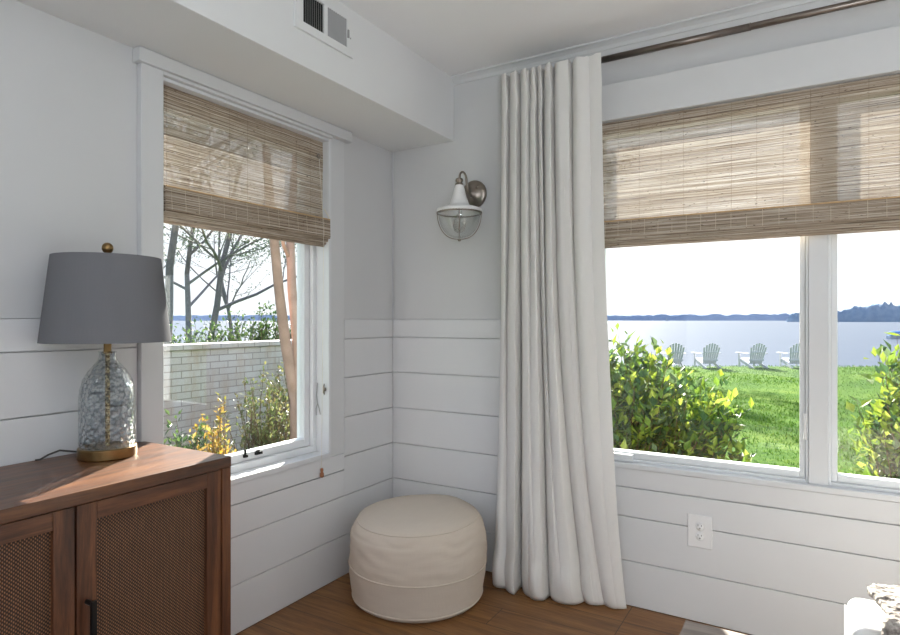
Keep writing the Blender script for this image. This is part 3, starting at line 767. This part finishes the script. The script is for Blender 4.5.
# stones along the shore edge
m = MB()
for i in range(260):
    l = -14+36*rg.random(); d = 24.0+.5*rg.random(); r = .05+.09*rg.random(); c = far(d, l, GZ-.13)
    vs = []; nn = 7
    for j in range(1, 4):
        for k in range(nn):
            th_ = PI*j/4; ph = 2*PI*k/nn; q = r*(.8+.4*rg.random())
            vs.append((c.x+q*math.sin(th_)*math.cos(ph), c.y+q*math.sin(th_)*math.sin(ph), c.z+q*.8*math.cos(th_)))
    fs = [(j*nn+k, j*nn+(k+1)%nn, (j+1)*nn+(k+1)%nn, (j+1)*nn+k) for j in range(2) for k in range(nn)] + [tuple(range(nn)), tuple(range(2*nn, 3*nn))]
    m.add(vs, fs)
tag(m.build('shore_stones', M['rock'], smooth=True), 'low line of grey stones along the lawn edge at the water', 'stones', kind='stuff')
def treeline(name, pts, depthw, mat, label, n, seed, bump):
    """pts: list of (depth, lateral, height)"""
    m = MB(); K = 9
    def f(u, v):
        s = u*(len(pts)-1); i = min(int(s), len(pts)-2); t = s-i
        d, l, h = [pts[i][k]*(1-t)+pts[i+1][k]*t for k in range(3)]
        a = PI*v
        nz = 1 + bump*noise.noise(Vector((u*n*.35, v*2, seed))) + bump*.6*noise.noise(Vector((u*n*.9, v*5, seed+5)))
        return tuple(far(d + depthw/2*(1-math.cos(a))*min(1, .02+u*1.5), l + (depthw*.3*(1-math.cos(a)) if bump > .28 else 0), -1.7 + h*nz*min(1, math.sin(a)*1.8)))
    m.grid(f, n, K)
    tag(m.build(name, mat, smooth=True), label, 'trees', kind='stuff')
treeline('distant_woods', [(2600,-2600,24),(2500,-1200,22),(2500,0,20),(2450,500,20),(2400,900,23),(2300,1600,26),(2300,2600,26)], 120, M['hazed_far_trees'], 'thin line of woods coloured haze blue on the far shore of the lake', 400, 3, .25)
treeline('wooded_point', [(905,503.5,1),(902,504,9),(900,507,12),(896,516,13),(890,534,12),(885,560,14),(880,590,22),(870,620,25),(860,650,24),(850,680,26),(840,720,29),(830,760,31),(820,800,33),(820,840,30),(810,880,32)], 70, M['hazed_point_trees'], 'nearer blue hazed wooded point across the lake at the right', 160, 9, .3)

# ------------------------------------------------------------------ adirondack chairs
def adirondack():
    r = empty('adirondack_chair', (0,0,0))
    W = M['adirondack']
    # chair faces +y, seen from behind (-y)
    for k in range(7):
        a = math.radians((k-3)*2.4); h = .80 - .018*(k-3)**2
        m = MB(); Mx = Matrix.Translation(((.070)*(k-3), -.22, .16)) @ Matrix.Rotation(a, 4, 'Y') @ Matrix.Rotation(math.radians(18), 4, 'X')
        m.obox(Mx, (-.033, -.010, 0), (.033, .010, h+.03)); m.build('back_slat', W, r, bevel=.004)
    for z in (.30, .60):
        m = MB(); m.obox(Matrix.Translation((0, -.235-(z-.16)*.325, z)), (-.30 if z < .5 else -.24, -.014, -.03), (.30 if z < .5 else .24, .014, .03)); m.build('back_rail', W, r, bevel=.003)
    m = MB()
    for k in range(6):
        y = -.16+.095*k; m.obox(Matrix.Translation((0, y, .19+.028*k)) @ Matrix.Rotation(math.radians(14), 4, 'X'), (-.27,-.04,-.01), (.27,.04,.01))
    m.build('seat', W, r, bevel=.003)
    for s in (-1, 1):
        m = MB(); m.box((s*.30-.015,.30,0), (s*.30+.015,.39,.535)); m.build('leg', W, r, bevel=.003)
        m = MB(); m.obox(Matrix.Translation((s*.28, .34, .29)) @ Matrix.Rotation(math.radians(18), 4, 'X'), (-.012,-.95,-.06), (.012,0,.04)); m.build('leg', W, r, bevel=.003)
        m = MB(); m.box((s*.345-.07,-.36,.538), (s*.345+.07,.44,.562)); m.build('arm', W, r, bevel=.006)
    return r
ch0 = adirondack()
spots = [(673, 'white adirondack chair nearest the left end of the lakeside row, partly behind the big shrub'),
         (706.5, 'second adirondack chair from the left, standing just above the shrub top'),
         (752, 'adirondack chair standing clear of the shrub in the middle of the lawn edge'),
         (793, 'adirondack chair at the right end of the row, cut off by the window post')]
for i, (px, lab) in enumerate(spots):
    o = ch0 if i == 0 else copy_tree(ch0)
    o.location = far(23.0, (px-450)/603*23.0, GZ+.015 if i else GZ); o.location.z = GZ; o.rotation_euler = (0, 0, YAW + (-.12, .05, .1, -.05)[i])
    tag(o, lab, 'chair', 'adirondack chairs facing the lake')

# ------------------------------------------------------------------ boats
bt = empty('moored_boat', far(88, 65.3, -1.55), YAW+.2); bt.scale = (.5,.5,.5); tag(bt, 'small moored boat under a blue canvas cover at the far right', 'boat')
m = MB()
sec = []
for i in range(9):
    t = i/8; w_ = 1.2*math.sin(PI*(.15+.75*min(1, t*1.05)))**.6*(1 if t < .7 else (1-(t-.7)/.3*.85)); x = -3.2+6.4*t
    sec.append([(x,-w_,.9),(x,-w_*.8,0),(x,0,-.25),(x,w_*.8,0),(x,w_,.9)])
m.add([p for s_ in sec for p in s_], [(i*5+k, i*5+k+1, (i+1)*5+k+1, (i+1)*5+k) for i in range(8) for k in range(4)] + [tuple(range(5)), tuple(range(40, 45))]); m.build('hull', M['boat_hull'], bt)
m = MB(); m.grid(lambda u, v: (-2.6+4.6*u, (-1.2+2.4*v), 2.3-.5*(2*v-1)**2-.3*(2*u-1)**4), 12, 8)
o = m.build('canopy', M['boat_canvas'], bt, smooth=True); s_ = o.modifiers.new('t', 'SOLIDIFY'); s_.thickness = .15
m = MB(); m.grid(lambda u, v: (-2.8+5.2*u, (-1.25+2.5*v), .9+.55*math.sin(PI*v)*math.sin(PI*u)), 12, 8); m.build('boat_cover', M['boat_canvas'], bt, smooth=True)
for x in (-2.3, 1.7):
    for y in (-1.05, 1.05):
        m = MB(); m.tube([(x,y,.8),(x,y,2.0)], .04, 6); m.build('post', M['boat_hull'], bt)
sb = empty('sailboat', far(1500, (667-450)/603*1500, -1.55), .6); tag(sb, 'tiny white sailboat far out by the opposite shore', 'boat')
m = MB(); m.add([(-3,-1,1),(3.5,0,1.2),(-3,1,1),(-2.6,-.5,0),(2.6,0,0),(-2.6,.5,0)], [(0,1,2),(3,5,4),(0,3,4,1),(1,4,5,2),(0,2,5,3)]); m.build('hull', M['boat_hull'], sb)
m = MB(); m.add([(0,0,1.5),(-3,.3,2),(0,0,11),(0,.08,1.5),(-3,.38,2),(0,.08,11)], [(0,1,2),(3,5,4),(0,3,4,1),(1,4,5,2),(0,2,5,3)]); m.build('sail', M['boat_hull'], sb)

# ------------------------------------------------------------------ plants
def leaf(m, p, d, up, L_, W_, rr):
    d = d.normalized(); s = d.cross(up)
    if s.length < .01: s = Vector((1,0,0))
    s.normalize(); n = s.cross(d).normalized(); curl = rr.uniform(-.2, .35)*L_
    m.add([p, p+d*L_*.45+s*W_*.5+n*W_*.12, p+d*L_*.45-n*W_*.06, p+d*L_*.45-s*W_*.5+n*W_*.12, p+d*L_-n*curl*.5], [(0,1,2),(0,2,3),(1,4,2),(2,4,3)])
def rvec(rr):
    while True:
        v = Vector((rr.uniform(-1,1), rr.uniform(-1,1), rr.uniform(-1,1)))
        if .05 < v.length < 1: return v.normalized()
def shrub(name, label, cat_, base, blobs, nstem, leafmat, L_, W_, seed, per=40, group=None, stem_r=.008, tipup=.5, twig=None):
    """blobs: (dx,dy,z,rx,ry,rz) crown ellipsoids; every stem ends in one and carries leaves on side twigs"""
    rr = random.Random(seed)
    root = empty(name, base); tag(root, label, cat_, group)
    ms, ml = MB(), MB()
    tot = sum(b[3]*b[5] for b in blobs)
    for i in range(nstem):
        x = rr.random()*tot; 
        for b in blobs:
            x -= b[3]*b[5]
            if x <= 0: break
        v = rvec(rr)*(rr.random()**.4)
        tip = Vector((b[0]+v.x*b[3], b[1]+v.y*b[4], b[2]+v.z*b[5]))
        if tip.z < .12: tip.z = .12+.1*rr.random()
        st = Vector((b[0]*.35+rr.uniform(-.12,.12), b[1]*.35+rr.uniform(-.12,.12), -.02))
        mid_ = st.lerp(tip, .5) + Vector((0,0,.12*tip.z)) + rvec(rr)*.05
        pts = [st, st.lerp(mid_, .5)+rvec(rr)*.01, mid_, mid_.lerp(tip, .5)+rvec(rr)*.015, tip]
        ms.tube(pts, [stem_r, stem_r*.8, stem_r*.6, stem_r*.4, stem_r*.2], 5, cap=False)
        for k in range(per):
            t = .35+.65*rr.random()**.6
            s_ = t*(4); j = min(int(s_), 3); p = pts[j].lerp(pts[j+1], s_-j)
            p = p + rvec(rr)*L_*1.1*rr.random()
            d = (rvec(rr) + Vector((0,0,tipup)) + (tip-mid_).normalized()*.5)
            sc_ = rr.uniform(.6, 1.15)
            leaf(ml, p, d, Vector((rr.uniform(-.5,.5), rr.uniform(-.5,.5), 1)), L_*sc_, W_*sc_, rr)
    ml.build('foliage', leafmat, root, fix=False)
    ms.build('stems', twig or M['twig'], root, smooth=True, fix=False)
    return root
shrub('garden_shrub', 'big glossy green shrub outside the lake window, beside the curtain', 'shrub', (.80, 2.0, GZ),
      [(-.35,0,1.42,.40,.35,.38),(.02,0,1.28,.40,.4,.38),(.40,.0,1.18,.32,.3,.32),(-.1,-.1,.60,.62,.45,.50),(.5,-.05,.72,.30,.3,.30)], 420, M['leaf_bright'], .095, .050, 11, per=21, stem_r=.006)
shrub('garden_shrub', 'bright green shrub outside the right pane of the lake window', 'shrub', (2.62, 2.3, GZ),
      [(-.12,0,1.50,.26,.3,.30),(.25,0,1.4,.40,.35,.42),(-.25,0,1.10,.26,.3,.3),(.0,0,.6,.52,.4,.50)], 300, M['leaf_bright'], .095, .052, 12, per=20, stem_r=.006)
# brick garden wall, seen through the narrow window
bw = MB(); bw.box((-.11,-4.5,-.1), (.11,2.35,1.53)); bw.box((-.135,-4.5,1.53), (.135,2.35,1.585))
bwo = bw.build('garden_wall', M['brick'], None, loc=(-3.15, 1.6, GZ), bevel=.008); bwo.rotation_euler = (0,0,math.radians(2))
tag(bwo, 'white painted brick garden wall outside the narrow window', 'garden wall')
bwo['kind'] = 'thing'
# crape myrtle with twin pinkish trunks
cm = empty('crape_myrtle', (-1.62, 1.10, GZ)); tag(cm, 'crape myrtle with twin smooth pinkish trunks in front of the brick wall', 'tree')
def px_on_x(px, y, x):      # helper for trunk placement in the garden
    u = (px-450)/603; d = FW + RT*u; t = (x-CAM.x)/d.x
    return Vector((x, CAM.y+t*d.y, CAM.z+(320-y)/603*t))
a = [px_on_x(297,470,-1.62), px_on_x(296,400,-1.62), px_on_x(285,340,-1.62), px_on_x(279,290,-1.60), px_on_x(274,238,-1.55), px_on_x(268,180,-1.5), px_on_x(262,90,-1.45)]
b = [px_on_x(299,470,-1.60), px_on_x(300,400,-1.58), px_on_x(297,340,-1.58), px_on_x(292,290,-1.58), px_on_x(290,235,-1.6), px_on_x(294,180,-1.65), px_on_x(300,90,-1.7)]
cbase = Vector((-1.61, a[0].y-.0, GZ))
cm.location = cbase
m = MB(); m.tube([cbase-cbase]+[p-cbase for p in a], [.07,.055,.05,.042,.038,.035,.032,.02], 12); m.build('trunk', M['bark_pink'], cm, smooth=True)
m = MB(); m.tube([Vector((.02,.03,0))]+[p-cbase for p in b], [.07,.055,.048,.040,.036,.034,.03,.02], 12); m.build('trunk', M['bark_pink'], cm, smooth=True)
m = MB(); q = px_on_x(291,262,-1.6)-cbase; m.tube([q, px_on_x(284,246,-1.58)-cbase, px_on_x(281,232,-1.56)-cbase], [.018,.015,.012], 8); m.build('branch', M['bark_pink'], cm, smooth=True)
# shrubs below and behind the garden wall
def at_x(px, x): return px_on_x(px, 320, x)
p = at_x(187, -1.9); shrub('garden_shrub', 'dark green shrub low against the brick wall, left of the yellow one', 'shrub', (p.x, p.y, GZ), [(0,0,.70,.26,.36,.46)], 110, M['leaf_camellia'], .06, .03, 21, per=34)
p = at_x(214, -1.3); shrub('nandina_bush', 'yellow and orange leaved bush in front of the brick wall', 'shrub', (p.x, p.y, GZ), [(0,0,1.05,.10,.14,.32),(0,.02,.72,.18,.24,.32)], 60, M['leaf_nandina'], .045, .022, 22, per=34)
p = at_x(236, -1.5); shrub('nandina_bush', 'low yellow leaved bush beside the window latch', 'shrub', (p.x, p.y, GZ), [(0,0,.62,.16,.2,.24)], 36, M['leaf_nandina'], .045, .022, 23, per=26)
p = at_x(258, -1.9); shrub('garden_shrub', 'pale twiggy shrub against the brick wall beside the pinkish trunks', 'shrub', (p.x, p.y, GZ), [(0,0,1.0,.26,.40,.42),(0,.1,.55,.28,.5,.45)], 150, M['leaf_mixed'], .04, .02, 24, per=36)
p = at_x(290, -2.3); shrub('garden_shrub', 'olive shrub against the brick wall behind the pinkish trunks', 'shrub', (p.x, p.y, GZ), [(0,.1,.95,.25,.45,.65)], 110, M['leaf_mixed'], .045, .022, 25, per=34)
for px, hh, wd, lab, sd_ in ((182,1.62,.55,'camellia shrub showing above the left end of the brick wall',31), (215,1.72,.6,'camellia shrub behind the brick wall, between the bare trees',32), (256,1.85,.7,'tall camellia shrub behind the middle of the brick wall',33), (296,1.95,.8,'camellia shrub behind the pinkish trunks',34)):
    p = at_x(px, -4.2); shrub('camellia_shrub', lab, 'shrub', (p.x, p.y, GZ), [(0,0,hh-.2,.4,wd,.40),(0,0,hh-.5,.5,wd,.5)], 150, M['leaf_camellia'], .06, .034, sd_, per=30, group='camellia shrubs behind the brick wall')

def tree(name, label, base, h, seed, trunk_r, lean=(0,0), leaves=0, leafmat=None, L_=.12, spread=.55, levels=4, clear=.3, bark=None, nchild=4, group=None, leafup=0):
    rr = random.Random(seed)
    root = empty(name, base); tag(root, label, 'tree', group)
    mt, mb_, ml = MB(), MB(), MB(); tips = []
    def grow(p, d, ln, r, lv):
        pts = [p]; rs = [r]; n = 6
        for i in range(n):
            d = (d + rvec(rr)*.16 + Vector((0,0,.05))).normalized(); pts.append(pts[-1]+d*ln/n); rs.append(r*(1-.6*(i+1)/n))
        (mt if lv == 0 else mb_).tube(pts, rs, 8 if lv < 2 else 4, cap=False)
        if lv >= levels-2: tips.extend(pts[2:])
        if lv < levels-1:
            for k in range(nchild + (2 if lv == 0 else 0)):
                t = rr.uniform(clear if lv == 0 else .25, 1); s_ = t*n; j = min(int(s_), n-1)
                q = pts[j].lerp(pts[j+1], s_-j)
                nd = (d*rr.uniform(.4,1) + rvec(rr)*spread*1.5); nd.z = abs(nd.z)*.6+.15*rr.random()
                grow(q, nd.normalized(), ln*rr.uniform(.42,.62), rs[j]*.55, lv+1)
    grow(Vector((0,0,-.05)), Vector((lean[0], lean[1], 1)).normalized(), h*.75, trunk_r, 0)
    for i in range(leaves):
        p = rr.choice(tips) + rvec(rr)*rr.random()*L_*3
        leaf(ml, p, rvec(rr), rvec(rr), L_*rr.uniform(.6,1.2), L_*.5, rr)
    mt.build('trunk', bark or M['bark'], root, smooth=True, fix=False); mb_.build('branches', bark or M['bark'], root, smooth=True, fix=False)
    if leaves: ml.build('foliage', leafmat or M['leaf_tree'], root, fix=False)
    return root
for px, dep, h, sd_, tr_, lean, lv, lab in (
    (168, 15, 8.5, 41, .13, (.05,.05), 2600, 'dark leafy tree at the left edge of the narrow window'),
    (186, 19, 9, 42, .11, (.0,.1), 2200, 'slender leaning tree left of centre in the narrow window'),
    (203, 19, 9.5, 43, .12, (.12,.1), 2200, 'forked bare tree in the middle of the narrow window'),
    (232, 26, 9, 45, .09, (.1,.0), 900, 'thin bare tree nearest the pinkish trunks')):
    tree('lakeside_tree', lab, far(dep, (px-450)/603*dep, GZ), h, sd_, tr_, lean, int(lv*1.8), M['leaf_tree'], .10, group='trees outside the narrow window')
tree('shade_tree', 'large tree by the lake whose lowest twigs hang over the view', far(29.5, (540-450)/603*29.5, GZ), 8.5, 52, .22, (.05,.0), 5000, M['leaf_tree'], .2, spread=.7, clear=.7, nchild=4)
tree('shade_tree', 'large tree standing at the shore behind the curtain', far(26.0, (470-450)/603*26, GZ), 8, 57, .2, (.0,.0), 4500, M['leaf_tree'], .2, spread=.6, clear=.6, nchild=4)

# ------------------------------------------------------------------ light
wld = bpy.data.worlds.new('sky'); sc.world = wld; wld.use_nodes = True
nt = wld.node_tree; nt.nodes.clear()
tc = nt.nodes.new('ShaderNodeTexCoord'); sp = nt.nodes.new('ShaderNodeSeparateXYZ'); nt.links.new(tc.outputs['Generated'], sp.inputs[0])
cr = nt.nodes.new('ShaderNodeValToRGB'); nt.links.new(sp.outputs[2], cr.inputs[0])
e = cr.color_ramp.elements; e[0].position = 0; e[0].color = (.80,.87,.97,1); e[1].position = .8; e[1].color = (.42,.60,.95,1)
x_ = e.new(.25); x_.color = (.66,.78,.98,1)
dt = nt.nodes.new('ShaderNodeVectorMath'); dt.operation = 'DOT_PRODUCT'; nt.links.new(tc.outputs['Generated'], dt.inputs[0]); dt.inputs[1].default_value = (-.30, .87, .39)
gl = nt.nodes.new('ShaderNodeValToRGB'); nt.links.new(dt.outputs['Value'], gl.inputs[0]); ge = gl.color_ramp.elements; ge[0].position = .62; ge[0].color = (0,0,0,1); ge[1].position = .93; ge[1].color = (1,1,1,1)
mx = nt.nodes.new('ShaderNodeMix'); mx.data_type = 'RGBA'; nt.links.new(gl.outputs[0], mx.inputs[0]); nt.links.new(cr.outputs[0], mx.inputs[6]); mx.inputs[7].default_value = (1.12,1.12,1.13,1)
bg = nt.nodes.new('ShaderNodeBackground'); nt.links.new(mx.outputs[2], bg.inputs[0]); bg.inputs[1].default_value = .76
wo = nt.nodes.new('ShaderNodeOutputWorld'); nt.links.new(bg.outputs[0], wo.inputs[0])
sun = bpy.data.lights.new('sun', 'SUN'); sun.energy = 17; sun.angle = .012; sun.color = (1, .94, .84)
so = bpy.data.objects.new('sun', sun); col.objects.link(so)
EL = math.radians(29)
sd_ = Vector((.517*math.cos(EL), -.856*math.cos(EL), -math.sin(EL)))
so.rotation_euler = sd_.to_track_quat('-Z', 'Y').to_euler()
def portal(loc, rot, sx_, sy_):
    l = bpy.data.lights.new('daylight_portal', 'AREA'); l.shape = 'RECTANGLE'; l.size = sx_; l.size_y = sy_; l.cycles.is_portal = True
    o = bpy.data.objects.new('daylight_portal', l); col.objects.link(o); o.location = loc; o.rotation_euler = rot
portal((1.2, YB-.1, 1.12), (math.radians(90),0,0), 1.2, 2.25)
up = bpy.data.lights.new('ceiling_fill', 'AREA'); up.shape = 'DISK'; up.size = .6; up.energy = 50; up.color = (.88, .94, 1)  # added fill light aimed at the ceiling, no lamp stands here
uo = bpy.data.objects.new('ceiling_fill', up); col.objects.link(uo); uo.location = (2.9, -3.7, 1.1); uo.rotation_euler = (PI, 0, 0)
portal((1.95, .15, 1.33), (math.radians(-90),0,0), 1.74, 1.46)
portal((-.16, -.9, 1.32), (0, math.radians(-90), 0), 1.44, .83)

# ------------------------------------------------------------------ camera and view
cd = bpy.data.cameras.new('camera'); cd.sensor_width = 36; cd.lens = 603/900*36; cd.shift_y = 2.5/900; cd.clip_end = 9000; cd.clip_start = .02
cam = bpy.data.objects.new('camera', cd); col.objects.link(cam); cam.location = CAM; cam.rotation_euler = (PI/2, 0, YAW)
sc.camera = cam
sc.view_settings.view_transform = 'Standard'; sc.view_settings.look = 'None'; sc.view_settings.gamma = 1; sc.view_settings.use_curve_mapping = False
sc.view_settings.exposure = 0.78
sc.cycles.max_bounces = 10; sc.cycles.diffuse_bounces = 6; sc.cycles.transparent_max_bounces = 24
sc.cycles.sample_clamp_indirect = 8
